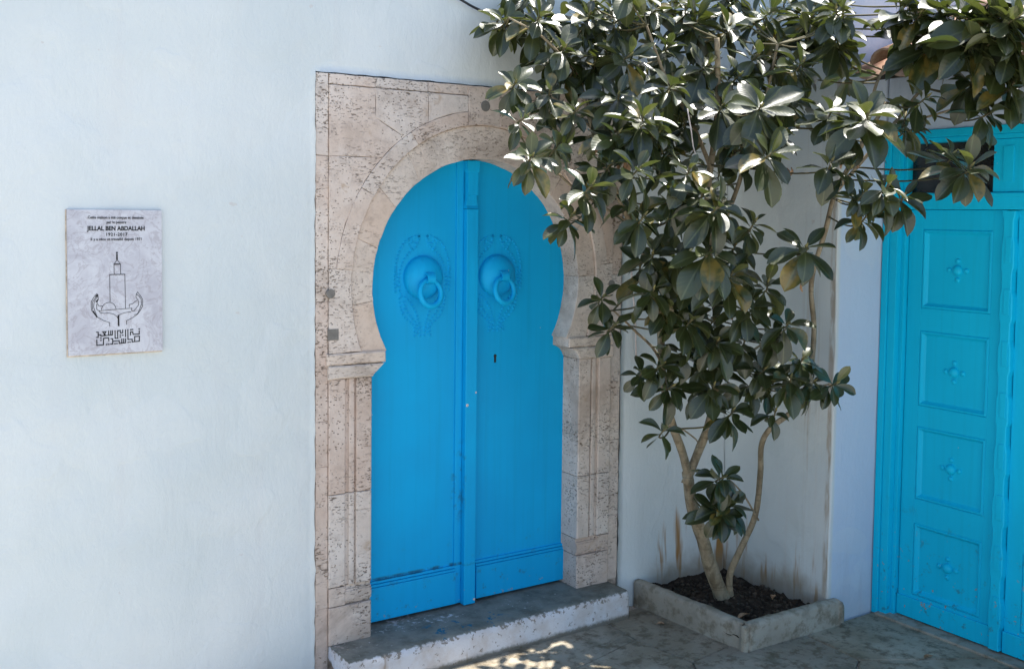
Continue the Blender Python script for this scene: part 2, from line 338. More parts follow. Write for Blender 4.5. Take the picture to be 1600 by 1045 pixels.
# ------------------------------------------------------------------ long whitewashed wall with the return round the tree
XC = 2.54; FX0, FX1, FZ = 1.716, 3.372, 2.582
WTOP = 3.42
def rng(a, b, s): n = max(1, round((b-a)/s)); return [a+(b-a)*i/n for i in range(n)]
def wob(x, y, z):
    return .007*noise.noise((x*2.3, y*2.3, z*2.3+3))+.004*noise.noise((x*7, y*7+5, z*7))+.0016*noise.noise((x*21, y*21, z*16))
W = MB(); ids = {}
xs = rng(-7, -.2, .4)+rng(-.2, FX0, .028)+rng(FX0, FX1, .03)+rng(FX1, 4.09, .028)+[4.09]
zs = rng(-.03, FZ, .028)+rng(FZ, WTOP, .035)+[WTOP]
V = []; F = []
def inh(x, z): return FX0-1e-6 < x < FX1+1e-6 and z < FZ+1e-6
for i, x in enumerate(xs):
    for j, z in enumerate(zs):
        if FX0+1e-4 < x < FX1-1e-4 and z < FZ-1e-4: continue
        e = (abs(x-FX0) < 1e-4 or abs(x-FX1) < 1e-4) and z < FZ+1e-4; t = abs(z-FZ) < 1e-4 and FX0-1e-4 < x < FX1+1e-4
        dx = .005*noise.noise((z*14, 1, x)) + .003*noise.noise((z*47, 5, x)) if e else 0
        dz = .004*noise.noise((x*14, 9, 2)) + .002*noise.noise((x*47, 9, 2)) if t else 0
        y = -.013+wob(x, 0, z) - (.035*max(0, min(1, (x-FX1)/.1)) if x > FX1 else 0)*max(0., 1-z/1.5)
        if e or t: y = -.010+.003*noise.noise((x*20, z*20, 4))
        ids[i, j] = len(V); V.append((x+dx, y, z+dz))
for i in range(len(xs)-1):
    for j in range(len(zs)-1):
        xm, zm = (xs[i]+xs[i+1])/2, (zs[j]+zs[j+1])/2
        if FX0 < xm < FX1 and zm < FZ: continue
        F.append((ids[i, j], ids[i+1, j], ids[i+1, j+1], ids[i, j+1]))
# inner edge of the coat where it meets the stone
loop = [k for k in ids if abs(xs[k[0]]-FX0) < 1e-4 and zs[k[1]] < FZ+1e-4]; loop.sort(key=lambda k: k[1])
top = sorted([k for k in ids if abs(zs[k[1]]-FZ) < 1e-4 and FX0+1e-4 < xs[k[0]] < FX1+1e-4])
rt = sorted([k for k in ids if abs(xs[k[0]]-FX1) < 1e-4 and zs[k[1]] < FZ-1e-4], key=lambda k: -k[1])
L = loop+top+rt; prev = None
for k in L:
    a = ids[k]; v = V[a]; V.append((v[0], .03, v[2])); b = len(V)-1
    if prev: F.append((prev[0], a, b, prev[1]))
    prev = (a, b)
nW1 = len(F)
# side wall x = 4.09 and camera-facing return y = -.76
def grid(us, vs, fn):
    o = len(V)
    for u in us:
        for v_ in vs: V.append(fn(u, v_))
    n = len(vs)
    for i in range(len(us)-1):
        for j in range(n-1): F.append((o+i*n+j, o+(i+1)*n+j, o+(i+1)*n+j+1, o+i*n+j+1))
zz = rng(-.03, WTOP, .03)+[WTOP]
def sidef(u, z):       # u runs round the corner: 0..0.76 side, then the return
    if u <= .755:
        rr = 0
        return (4.09+wob(9, -u, z)+.002, -u, z)
    return (4.09+.004+(u-.755), -.76+wob(u, 3, z)*.5, z)
us = [i*.03 for i in range(25)]+[.738, .748, .755, .757, .765, .78]+[.80+.03*i for i in range(12)]+[1.3+.3*i for i in range(9)]
grid(us, zz, sidef)
# tops and backs so the wall is a body
o = len(V); V += [(-7,-.013,WTOP+.002),(-7,.34,WTOP+.002),(4.09,.34,WTOP+.002),(4.09,-.013,WTOP+.002),(-7,.34,-.03),(7,.34,-.03),(7,.34,WTOP+.002),(7,-.76,WTOP+.002),(4.09,-.76,WTOP+.002),(-7,-.013,-.03),(7,-.76,-.03)]
F += [(o,o+3,o+2,o+1),(o+1,o+6,o+5,o+4),(o+3,o+8,o+7,o+6,o+2),(o,o+1,o+4,o+9),(o+5,o+6,o+7,o+10)]
hw = link('house_wall', V, F, 'plaster', smooth=True)
tag(hw, 'whitewashed plaster house wall around the arched blue door, turning a corner behind the tree', 'wall')

# ------------------------------------------------------------------ carved stone surround
sur = tag(empty('stone_surround', (2.54, 0, 0)), 'carved pinkish limestone surround of the horseshoe-arched blue door', 'door surround')
def mirror(p): return [(2*XC-x, z) for x, z in p][::-1]
def stone(pts, yf, yb=.06, mat='stone', ch=.0022, name='stone_block', jit=.0014):
    P = []
    n = len(pts)
    for i in range(n):
        a, b = Vector(pts[i]), Vector(pts[(i+1) % n]); k = max(1, int((b-a).length/.03))
        for j in range(k): P.append(a.lerp(b, j/k)+Vector((random.uniform(-1, 1), random.uniform(-1, 1)))*jit)
    N = len(P)
    area = sum(P[i].x*P[(i+1) % N].y-P[(i+1) % N].x*P[i].y for i in range(N))
    if area < 0: P.reverse()
    def off(i, d):
        a, b, c = P[i-1], P[i], P[(i+1) % N]; n1 = Vector((-(b-a).y, (b-a).x)); n2 = Vector((-(c-b).y, (c-b).x))
        if n1.length < 1e-9 or n2.length < 1e-9: return b
        q = (n1.normalized()+n2.normalized()); q = q.normalized() if q.length > 1e-6 else n1.normalized()
        return b+q*d
    A = [off(i, .0007) for i in range(N)]; B = [off(i, .0007+ch) for i in range(N)]
    v = [(p.x, yb, p.y) for p in A]+[(p.x, yf+ch*.9, p.y) for p in A]+[(p.x, yf+.0006*noise.noise((p.x*40, p.y*40, 1)), p.y) for p in B]
    f = [(l*N+i, l*N+(i+1) % N, (l+1)*N+(i+1) % N, (l+1)*N+i) for l in range(2) for i in range(N)]+[tuple(2*N+i for i in range(N))]
    return link(name, v, f, mat, sur)
CZ = 1.675
def el(rx, rz, a): return (XC+rx*math.cos(R(a)), CZ+rz*math.sin(R(a)))
def arc(rx, rz, a0, a1, st=3.):
    n = max(2, int(abs(a1-a0)/st)); return [el(rx, rz, a0+(a1-a0)*i/n) for i in range(n+1)]
IN = (.556, .574); BO = (.660, .727); RO = (.733, .790)
def ang_x(r, x): return math.degrees(math.acos((x-XC)/r[0]))
def ang_z(r, z): return 180-math.degrees(math.asin((z-CZ)/r[1]))     # left side
# bedding mortar behind everything
mo = MB()
def boxhit(a):
    c, s_ = math.cos(R(a)), math.sin(R(a)); t = 1e9
    if c > 1e-6: t = min(t, (3.37-XC)/c)
    if c < -1e-6: t = min(t, (1.718-XC)/c)
    if s_ > 1e-6: t = min(t, (2.578-CZ)/s_)
    if s_ < -1e-6: t = min(t, (1.34-CZ)/s_)
    return (XC+c*t, CZ+s_*t)
aa = [-28+i*4 for i in range(60)]; o = 0
vs_ = []
for a in aa:
    p = el(IN[0]+.02, IN[1]+.02, a); q = boxhit(a); vs_ += [(p[0], .001, p[1]), (q[0], .001, q[1])]
mo.add(vs_, [(2*i, 2*i+1, 2*i+3, 2*i+2) for i in range(len(aa)-1)])
for s_ in (0, 1):
    x0, x1 = (1.718, 1.972) if s_ == 0 else (2*XC-1.972, 3.37)
    mo.add([(x0, .001, .0), (x1, .001, .0), (x1, .001, 1.42), (x0, .001, 1.42)], [(0, 1, 2, 3)])
mo.build('mortar_bed', 'mortar', sur)
# arch stones (horseshoe archivolt, slightly sunk)
for a0, a1 in ((209, 186), (186, 163), (163, 143), (143, 126), (126, 66), (66, 46), (46, 24), (24, 2), (2, -29)):
    stone(arc(*IN, a0, a1)+arc(*BO, a1, a0), -.006, .135, 'stone2', name='voussoir')
# outer ring
aL = 174
kb, kr = math.degrees(math.acos(-.085/BO[0])), math.degrees(math.acos(-.085/RO[0]))
for a0, a1, a2 in ((aL, 147, 147), (147, 121, 121), (121, kb, kr)):
    q_ = arc(*BO, a0, a1)+arc(*RO, a2, a0); stone(q_, -.018, name='ring_stone'); stone([(2*XC-x, z) for x, z in q_][::-1], -.018, name='ring_stone')
# spandrels
zl = el(*RO, aL)[1]
X0 = 1.7768
def both(p, **k): stone(p, -.016, **k); stone(mirror(p), -.016, **k)
xa = XC-.085
A = [(X0, zl), (X0, 2.235)]+[el(*RO, a) for a in [ang_z(RO, 2.235)+(aL-ang_z(RO, 2.235))*i/8 for i in range(9)]]
both(A)
aw = ang_x(RO, 2.13)
both([(X0, 2.235), (X0, 2.531), (1.991, 2.531), (1.991, 2.405)]+arc(*RO, aw, ang_z(RO, 2.235)))
ax_ = ang_x(RO, 2.249); ak = ang_x(RO, xa)
both([(1.991, 2.405), (1.991, 2.531), (2.249, 2.531)]+arc(*RO, ax_, aw))
both([(2.249, 2.531), (xa, 2.531)]+arc(*RO, ak, ax_))
stone([(xa, 2.578), (2*XC-xa, 2.578)]+arc(*BO, 180-kb, kb), -.0165)
# springer blocks beside the archivolt
b1 = ang_z(BO, 1.40)
sp = [(X0, 1.398), (X0, zl)]+[el(*RO, aL), el(*BO, aL)]+arc(*BO, aL, b1)
both(sp)
# flat outer architrave strip
for z0, z1 in ((.0, .30), (.30, .515), (.515, .915), (.915, 1.11), (1.11, 1.62), (1.62, 2.235), (2.235, 2.578)): stone([(1.7185, z0), (1.7764, z0), (1.7764, z1), (1.7185, z1)], -.008)
for z0, z1 in ((.14, .47), (.47, .86), (.86, 1.16), (1.16, 1.7), (1.7, 2.2), (2.2, 2.578)): stone(mirror([(1.7105, z0), (1.7764, z0), (1.7764, z1), (1.7105, z1)]), -.008)
for x0, x1 in ((1.7785, 1.991), (1.991, 2.249), (2.249, xa)): both2 = [(x0, 2.534), (x1, 2.534), (x1, 2.578), (x0, 2.578)]; stone(both2, -.011); stone(mirror(both2), -.011)
# imposts
def impost(mir):
    up = [(1.766, 1.347), (2.042, 1.347), (2.045, 1.353), (2.043, 1.392), (2.038, 1.397), (1.766, 1.397)]
    lo = [(1.770, 1.288), (1.979, 1.288), (1.981, 1.292), (1.988, 1.310), (2.003, 1.328), (2.022, 1.339), (2.036, 1.345), (1.770, 1.345)]
    for p, y in ((up, -.022), (lo, -.027)): stone(mirror(p) if mir else p, y, .135, 'stone2', .006, 'impost')
impost(False); impost(True)
# jamb courses: a moulded plan profile run upwards
PF = [(1.7768, .05), (1.7768, -.015), (1.7815, -.018), (1.849, -.018), (1.8525, -.014), (1.854, -.004), (1.862, -.003), (1.868, -.006), (1.871, -.0145), (1.877, -.0165), (1.892, -.0165), (1.8955, -.013), (1.8975, -.0035), (1.903, -.003), (1.905, -.0145), (1.908, -.018), (1.972, -.018), (1.977, -.014), (1.978, .135)]
PB = [(1.7768, .05), (1.7768, -.016), (1.783, -.020), (1.970, -.020), (1.977, -.015), (1.978, .135)]
def course(prof, z0, z1, mir, name='jamb_stone'):
    p = [(2*XC-x, y) for x, y in prof] if mir else prof
    n = len(p); ls = [z0+.0015, z0+.004]+[z0+.004+(z1-z0-.008)*i/6 for i in range(1, 6)]+[z1-.004, z1-.0015]; v = []
    for li, z in enumerate(ls):
        e = .0025 if li in (0, len(ls)-1) else 0
        for x, y in p:
            j = noise.noise((x*30, z*17, y*30))*.0012
            v.append((x+j*.4, y+(e if y < .04 else 0)+j, z))
    f = []
    for l in range(len(ls)-1):
        for i in range(n-1):
            q = (l*n+i, l*n+i+1, (l+1)*n+i+1, (l+1)*n+i); f.append(q[::-1] if mir else q)
    f += [tuple(range(n)), tuple((len(ls)-1)*n+i for i in range(n))[::-1]]
    return link(name, v, f, 'stone', sur)
for mir in (False, True):
    course(PB, .132, .300, mir, 'jamb_base')
    for z0, z1 in (((.385, .79), (.79, 1.288)) if not mir else ((.385, .70), (.70, 1.288))): course(PF, z0, z1, mir)
    q = MB(); sx = lambda x: 2*XC-x if mir else x
    q.box((sx(1.7785), -.018, .302), (sx(1.852), .05, .383), .002)
    for z0, z1, y in ((.302, .312, -.006), (.312, .318, -.014), (.318, .358, -.0165), (.358, .366, -.012), (.366, .383, -.004)):
        q.box((sx(1.853), y, z0), (sx(1.9775), .135-(z0*.01), z1))
    q.build('jamb_moulding', 'stone', sur)
# grey inlaid plugs
def disc(x, z, r, yf, n=20, sq=False):
    q = MB()
    if sq: q.box((x-r, yf, z-r*1.02), (x+r, .0, z+r*1.02), .0015)
    else: q.lathe([(r, 0), (r, .012), (r*.94, .0132), (.001, .0132)], (x, yf+.0132, z), (0, -1, 0), n)
    return q.build('inlay_plug', 'inlay', sur)
for x in (1.787, 2*XC-1.787):
    pass
c1, c2, c3 = px(517, 459, -.02), px(520, 523, -.02), px(759, 166, -.02)
disc(c1.x, c1.z, .020, -.0195); disc(c2.x+.004, c2.z, .0235, -.0185, sq=True); disc(2*XC-c1.x, c1.z, .020, -.0195); disc(c3.x, c3.z, .025, -.0195)

# ------------------------------------------------------------------ arched blue door
DY = .110
door = tag(empty('arched_door', (2.54, .13, .14)), 'bright blue two-leaf arched wooden door with studded ring knockers', 'door')
def dleaf(x0, x1, yf):
    P = []
    r = (IN[0]+.035, IN[1]+.035)
    xs_ = [x0+(x1-x0)*i/14 for i in range(15)]
    top_ = [(x, CZ+r[1]*math.sqrt(max(0, 1-((x-XC)/r[0])**2))) for x in xs_]
    P = [(x0, .142), (x1, .142)]+top_[::-1]
    v = [(x, yf, z) for x, z in P]+[(x, yf+.045, z) for x, z in P]; n = len(P)
    f = [tuple(range(n)), tuple(range(n, 2*n))[::-1]]+[(i, n+i, n+(i+1) % n, (i+1) % n) for i in range(n)]
    return link('door_leaf', v, f, 'blue', door)
def ring3(c, R_, r, nrm, n=28, k=10):
    nrm = Vector(nrm).normalized(); u = nrm.orthogonal().normalized(); w_ = nrm.cross(u); v = []; f = []
    for i in range(n):
        a = 2*math.pi*i/n; d = u*math.cos(a)+w_*math.sin(a); rr = r*(1+.12*math.sin(a+1))
        for j in range(k):
            b = 2*math.pi*j/k; v.append(Vector(c)+d*(R_+rr*math.cos(b))+nrm*rr*math.sin(b))
    for i in range(n):
        for j in range(k): f.append((i*k+j, ((i+1) % n)*k+j, ((i+1) % n)*k+(j+1) % k, i*k+(j+1) % k))
    return v, f
half = [[(325,105),(285,108),(240,125),(200,150),(165,190),(140,240),(122,300),(112,360),(105,420),(104,480),(110,540),(118,590)],
        [(325,105),(322,140),(310,175),(285,205),(262,222)], [(225,145),(240,180),(262,222)], [(262,222),(225,255),(195,290),(172,330),(155,375),(145,430),(143,490),(150,550),(165,600)],
        [(240,128),(262,150),(285,165),(305,170)], [(112,380),(122,430),(126,480),(124,530)], [(165,600),(200,612),(240,650),(280,700),(310,760),(330,820),(343,880),(345,945)],
        [(150,620),(158,680),(175,740),(205,785),(245,815),(280,845),(297,880),(290,945)], [(190,650),(210,700),(232,750),(270,790),(300,830),(318,880),(316,945)], [(185,740),(200,700),(190,650)]]
def knocker(leaf, xk, zk):
    b = MB().lathe([(.1, -.004), (.1, .010), (.096, .020), (.088, .030), (.072, .043), (.05, .053), (.026, .058), (.001, .059)], (xk, DY, zk), (0, -1, 0), 40)
    b.build('boss_plate', 'blue', leaf, True)
    y0 = DY-.054
    q = MB()       # looped strap that holds the ring
    P = [(xk, y0+.012, zk+.024), (xk, y0-.012, zk+.026), (xk, y0-.030, zk+.014), (xk, y0-.036, zk-.002), (xk, y0-.030, zk-.018), (xk, y0-.010, zk-.026), (xk, y0+.010, zk-.024)]
    S = spline(P, 4); n = len(S); o = len(q.v); vv = []
    for p_ in S:
        c0 = Vector((xk, y0-.006, zk)); d = (p_-c0).normalized()
        for dx, dr in ((-.02, 0), (.02, 0), (.02, -.0045), (-.02, -.0045)): vv.append(p_+Vector((dx, 0, 0))+d*dr)
    q.add(vv, [(i*4+j, i*4+(j+1) % 4, (i+1)*4+(j+1) % 4, (i+1)*4+j) for i in range(n-1) for j in range(4)])
    q.build('knocker_strap', 'blue', leaf)
    v, f = ring3((xk+.002, y0-.020, zk-.066), .060, .0125, (.18, -1, .16))
    link('knocker_ring', v, f, 'blue', leaf, True)
    st = MB()
    s_ = .00055
    for pl in half:
        for sg in (-1, 1):
            pts = [Vector((xk+sg*(-(p[0]-365)*s_)*-1*-1, 0, zk-(p[1]-450)*s_)) for p in pl]
            d = 0.; acc = .0
            for a, c in zip(pts, pts[1:]):
                L_ = (c-a).length
                while d <= L_:
                    p = a.lerp(c, d/L_)
                    if (p-Vector((xk, 0, zk))).length > .104:
                        st.add([(p.x-.0078, DY+.001, p.z), (p.x, DY+.001, p.z-.0078), (p.x+.0078, DY+.001, p.z), (p.x, DY+.001, p.z+.0078), (p.x-.0026, DY-.0095, p.z), (p.x, DY-.0095, p.z-.002), (p.x+.0026, DY-.0095, p.z), (p.x, DY-.0095, p.z+.002)],
                               [(0,1,5,4),(1,2,6,5),(2,3,7,6),(3,0,4,7),(4,5,6,7)])
                    d += .0185
                d -= L_
    tag(st.build('stud_pattern', 'blue', leaf, True), kind='stuff')
lf = dleaf(1.955, 2.499, DY); rf_ = dleaf(2.560, 3.125, DY+.006)
knocker(lf, 2.292, 1.703)
DYs = DY; DY = DY+.006; knocker(rf_, 2.696, 1.703); DY = DYs
def kick(leaf, x0, x1, y):
    q = MB().box((x0, y-.022, .150), (x1, y+.002, .305), .002).box((x0, y-.018, .307), (x1, y+.002, .318), .001).box((x0+.0, y-.012, .320), (x1, y+.002, .332), .002)
    q.build('kick_board', 'blue', leaf)
kick(lf, 1.96, 2.468, DY); kick(rf_, 2.586, 3.12, DY+.006)
# raised edge rail of the left leaf and the covering bar with its little capital
MB().box((2.466, DY-.010, .146), (2.502, DY+.004, 2.245), .003).build('edge_rail', 'blue', lf)
bar = MB().box((2.503, DY-.040, .140), (2.566, DY+.03, 2.02), .004).build('cover_bar', 'blue', door)
q = MB()
cap = [(.0315, 2.021), (.0315, 2.035), (.028, 2.055), (.0255, 2.075), (.026, 2.083), (.0275, 2.087), (.0275, 2.19), (.030, 2.195), (.033, 2.203), (.033, 2.243)]
vv = []
for hwid, z in cap:
    yy = DY-.040-(.004 if z > 2.19 else 0)+(.010 if 2.03 < z < 2.084 else 0)
    vv += [(2.5345-hwid, yy, z), (2.5345+hwid, yy, z), (2.5345+hwid, DY+.03, z), (2.5345-hwid, DY+.03, z)]
q.add(vv, [(i*4+j, i*4+(j+1) % 4, (i+1)*4+(j+1) % 4, (i+1)*4+j) for i in range(len(cap)-1) for j in range(4)]+[tuple(range((len(cap)-1)*4, len(cap)*4))])
q.build('bar_capital', 'blue', bar)
# keyhole, its unlit inside painted dark on a thin solid
kh = MB().box((2.688, DY+.0045, 1.283), (2.699, DY+.0075, 1.318)).lathe([(.008, 0), (.008, .0026), (.001, .0026)], (2.6935, DY+.007, 1.315), (0, -1, 0), 12)
kh.build('keyhole', 'rust_or_hollow', rf_)
for x, z, rr in ((2.513, 1.098, .008), (2.560, 1.155, .005), (2.560, .16, .007)):
    MB().lathe([(rr, 0), (rr*.8, .0012), (.001, .0014)], (x, DY-.0395, z), (0, -1, 0), 9).build('paint_chip', 'cord', bar)
# dark sheet painted in for the unlit room behind
MB().box((1.9, .20, .0), (3.2, .22, 2.4)).build('door_backing', 'rust_or_hollow', door)

# ------------------------------------------------------------------ doorstep
SV = []; SF = []
nx, prof = 74, [(.14, .134), (.10, .134), (.06, .1335), (.02, .133), (-.03, .134), (-.08, .135), (-.13, .136), (-.158, .136), (-.172, .131), (-.178, .121), (-.181, .10), (-.182, .07), (-.184, .035), (-.186, -.02)]
for i in range(nx+1):
    x = 1.778+(3.315-1.778)*i/nx; e = 1 if i in (0, nx) else 0
    for y, z in prof:
        a = wob(x*1.6, y*2+4, z*3)*.9; fr = 1 if y < -.15 else .35
        yl = -.045*(1-(x-1.778)/1.5) if y < -.05 else 0
        xx = x-(.006*e if i == nx else -.004*e)
        SV.append((xx, y+yl*min(1, -y/.17)+a*fr+.004*noise.noise((x*26, 2, z*30))*fr, z+(a*.6+.003*noise.noise((x*33, y*20, 1)))*(1 if z > .03 else 0)))
np_ = len(prof)
for i in range(nx):
    for j in range(np_-1): SF.append((i*np_+j, i*np_+j+1, (i+1)*np_+j+1, (i+1)*np_+j))
SF += [tuple(range(np_))[::-1]+(), tuple(nx*np_+j for j in range(np_))]
# close the ends downwards
st = link('doorstep', SV, SF, 'step', None, True)
tag(st, 'worn doorstep with whitewashed front and dark grey tread under the arched door', 'step')

# ------------------------------------------------------------------ marble plaque
pl = tag(MB().box((.742, -.030, 1.458), (1.082, -.004, 1.998), .0015).build('marble_plaque', 'marble'), 'grey veined marble plaque with black engraved lettering and drawing on the white wall', 'plaque')
MB().box((.7375, -.019, 1.4525), (1.0835, .0, 1.9985), .002).build('mortar_edge', 'edge', pl)
PYF = -.0305
def pp(x, y):  # pixel of the enlarged plaque view -> plaque face
    return (.742+(x-107)/555*.340, 1.998-(y-95)/855*.540)
def text(body, x0, x1, yc, h, bold, name='lettering', sp=1.):
    cu = bpy.data.curves.new(name, 'FONT'); cu.body = body; cu.size = 1; cu.offset = bold; cu.extrude = .02; cu.space_character = sp; cu.resolution_u = 3
    t = bpy.data.objects.new(name, cu); COL.objects.link(t); bpy.context.view_layer.update()
    me = bpy.data.meshes.new_from_object(t.evaluated_get(bpy.context.evaluated_depsgraph_get())); bpy.data.objects.remove(t); bpy.data.curves.remove(cu)
    xs_ = [v.co.x for v in me.vertices]; a, b = min(xs_), max(xs_)
    (X0_, _), (X1_, _), (_, Zc) = pp(x0, 0), pp(x1, 0), pp(0, yc)
    k = (X1_-X0_)/(b-a); hz = h/855*.540/.72
    for v in me.vertices: v.co = (X0_+(v.co.x-a)*k, PYF-.0002-v.co.z*.03, Zc-hz*.36+v.co.y*hz)
    me.materials.clear(); me.materials.append(M['ink']); o = bpy.data.objects.new(name, me); COL.objects.link(o); o.parent = pl; return o
text('Cette maison a été conçue et dessinée', 224, 551, 140, 17, .012)
text('par le peintre', 332, 447, 168, 16, .012)
text('JELLAL BEN ABDALLAH', 218, 557, 204, 26, .028)
text('1921-2017', 330, 454, 240, 19, .02, sp=1.15)
text('Il y a vécu et travaillé depuis 1971', 240, 538, 268, 16, .012)
def strokes(name, lines, wpx, close=False):
    q = MB(); hw_ = wpx/855*.54/2
    for ln in lines:
        P = [Vector(pp(*p)) for p in ln]
        for a, b in zip(P, P[1:]):
            d = (b-a); n = Vector((-d.y, d.x)).normalized()*hw_ if d.length > 1e-9 else Vector((hw_, 0)); e = d.normalized()*hw_*.8
            c = [a-e-n, b+e-n, b+e+n, a-e+n]
            q.add([(p.x, PYF+.0004, p.y) for p in c]+[(p.x, PYF-.0006-len(q.v)*1e-8, p.y) for p in c], [(0,1,5,4),(1,2,6,5),(2,3,7,6),(3,0,4,7),(4,5,6,7)])
    return q.build(name, 'ink', pl)
def zp(x, y): return (80+0, 0)
def d3(l): return [((135+x*.12448-80)/.2584, (380+y*.12440-300)/.2584) for x, y in l]     # coordinates of the drawing close-up
draw = [[(280,690),(278,355)], [(468,775),(463,350)], [(278,350)]+[(278+i*9.3, 350+(6 if i % 2 else -4)) for i in range(21)], [(333,345),(332,225)], [(412,345),(411,225)],
        [(330,222)]+[(330+i*8, 222+(5 if i % 2 else -5)) for i in range(11)], [(330,228),(412,228)], [(340,212),(370,170),(404,212)], [(369,170),(369,80)], [(175,780),(180,755),(195,730),(215,710),(240,698),(270,693),(300,700),(325,717),(343,745),(352,778)],
        [(150,792),(545,775),(545,808)], [(150,792),(158,818),(210,825),(265,825),(320,840),(358,868),(375,900)], [(375,900),(385,862),(410,842),(460,828),(535,820)],
        [(270,985),(275,945),(200,915),(130,872),(100,845),(60,790),(52,750),(52,680),(80,630),(118,582),(128,590),(132,620),(100,655),(85,700),(82,745),(95,790),(125,868)],
        [(68,775),(66,690),(95,640),(128,605)], [(118,770),(118,720),(132,660),(140,640),(132,590)], [(118,770),(150,800)], [(120,710),(132,712),(145,735),(185,735)],
        [(480,975),(478,930),(545,900),(615,855),(650,810),(680,755),(682,670),(655,625),(620,575),(603,600),(598,640),(625,680),(630,740),(605,770),(575,810),(545,808)],
        [(665,745),(664,670),(640,630),(610,605)], [(515,760),(515,728),(555,720),(608,680)], [(615,850),(645,790),(660,740)], [(575,858),(620,850)]]
strokes('minaret_drawing', [d3(l) for l in draw], 2.6)
strokes('stem_drawing', [d3([(380,860),(382,985)])], 9); strokes('hand_shading', [d3([(75,795),(118,865)]), d3([(110,618),(122,600)]), d3([(112,680),(134,655)])], 7)
strokes('finial_bead', [d3([(369,y),(369,y+7)]) for y in (80, 110, 135, 155)], 9)
def d4(l): return [((140+x*.053125-80)/.2584, (500+y*.053125-300)/.2584) for x, y in l]
kuf = [[(165,210),(215,210),(215,360),(165,360)], [(215,290),(290,290),(290,325),(620,310),(620,190)], [(340,210),(440,205),(380,290),(440,320)], [(360,240),(420,300)], [(510,190),(510,310)], [(570,190),(570,310)],
       [(695,190),(695,415),(770,415),(770,195),(845,190),(845,265),(915,265),(915,180)], [(995,180),(995,380)], [(1065,175),(1065,470),(1190,470),(1185,545),(1395,535),(1400,390),(1260,392),(1260,540)],
       [(1140,340),(1140,250),(1205,250),(1215,325),(1395,325),(1395,230)], [(175,430),(175,590),(360,585),(365,395),(510,390),(515,475)], [(575,420),(625,420),(625,575),(565,575)], [(625,495),(810,490),(810,570),(995,560),(995,440)], [(885,440),(885,560)], [(940,440),(940,560)]]
dots = [(290,385),(290,450),(450,580),(510,578),(690,570),(745,568),(1070,550),(1125,548),(845,330),(845,385),(915,335),(1150,185),(1200,183),(1395,175)]
strokes('square_lettering', [d4(l) for l in kuf], 5.6); strokes('square_lettering', [d4([(x-8, y), (x+8, y)]) for x, y in dots], 6.8)

# ------------------------------------------------------------------ low house on the right with the second door and tiled eave
FXW = 4.430
low = tag(empty('low_house', (4.6, -1.6, 0)), 'low house with tiled eave at the right edge, holding the turquoise panelled door', 'house')
q = MB()
DA, DB, DT = -.772, -2.075, 2.424
q.box((FXW, DA, DT), (FXW+.3, DB, 2.78)).box((FXW, DB, -.03), (FXW+.3, -2.5, 2.78)).box((FXW+.001, -.770, DT), (FXW+.3, DA, 2.78)).box((FXW+.30, -.775, -.03), (FXW+.32, DB, 2.78))
q.build('wall', 'plaster', low)
PIT = R(24); eave = Vector((4.155, 0, 2.665))
def rp(s_, dz=0): return (eave.x+s_*math.cos(PIT)-dz*math.sin(PIT), eave.z+s_*math.sin(PIT)+dz*math.cos(PIT))
q = MB(); a, b, c, d = rp(.09, -.045), rp(2.6, -.045), rp(2.6, -.012), rp(.09, -.012)
q.add([(p[0], -.772, p[1]) for p in (a, b, c, d)]+[(p[0], -2.5, p[1]) for p in (a, b, c, d)], [(0,1,2,3),(4,7,6,5),(0,4,5,1),(1,5,6,2),(2,6,7,3),(3,7,4,0)])
q.build('roof_deck', 'backing', low)
def tile_mesh(conv):
    n, L_, v = 10, .40, []
    for sgn, dr in ((0, 0), (1, -.012)):
        for s_, r in ((0, .088), (L_, .070)):
            for i in range(n+1):
                a = math.pi*i/n; rr = r+dr; v.append((s_, rr*math.cos(a), (rr*math.sin(a)*.85 if conv else -rr*math.sin(a)*.7)))
    N = n+1; f = []
    for i in range(n): f += [(i, i+1, N+i+1, N+i), (2*N+i, 3*N+i, 3*N+i+1, 2*N+i+1), (i, 2*N+i, 2*N+i+1, i+1), (N+i, N+i+1, 3*N+i+1, 3*N+i)]
    f += [(0, N, 3*N, 2*N), (n, 2*N+n, 3*N+n, N+n)]
    me = bpy.data.meshes.new('roof_tile'); me.from_pydata(v, [], f); me.materials.append(M['tile'])
    me.polygons.foreach_set('use_smooth', [True]*len(f)); return me
tc, tp = tile_mesh(True), tile_mesh(False)
for r_ in range(6):
    for c_ in range(8):
        for me, yo, dz in ((tp, 0, .045), (tc, .098, .05)):
            o = bpy.data.objects.new('roof_tile', me); COL.objects.link(o); par(o, low)
            p = rp(r_*.33+random.uniform(-.012, .012), dz+.004*random.random())
            o.location = (p[0], -.872-c_*.196-yo+random.uniform(-.006, .006), p[1])
            o.rotation_euler = (random.uniform(-.03, .03), -PIT+R(2.2 if me is tc else 2.0), random.uniform(-.03, .03))
# second door
d2 = tag(empty('panelled_door', (4.5, -1.405, 0)), 'turquoise panelled wooden door with flower bosses in the low house at right', 'door')
LX = 4.487
YC = -1.405
q = MB()
q.box((4.418, -.766, 0), (4.56, -.800, DT-.002), .003).box((4.428, -.801, 0.0), (4.56, -.846, DT-.04), .004).box((4.462, -.846, 0.0), (4.56, -.868, DT-.05), .003); q.build('jamb', 'teal', d2)
q = MB(); mY = lambda y: 2*YC-y
q.box((4.418, mY(-.766), 0), (4.56, mY(-.800), DT-.002), .003).box((4.428, mY(-.801), 0.0), (4.56, mY(-.846), DT-.04), .004).box((4.462, mY(-.846), 0.0), (4.56, mY(-.868), DT-.05), .003); q.build('jamb', 'teal', d2)
MB().box((4.418, -.801, DT-.040), (4.56, mY(-.801), DT-.002), .003).box((4.428, -.847, DT-.062), (4.56, mY(-.847), DT-.0405), .003).build('head', 'teal', d2)
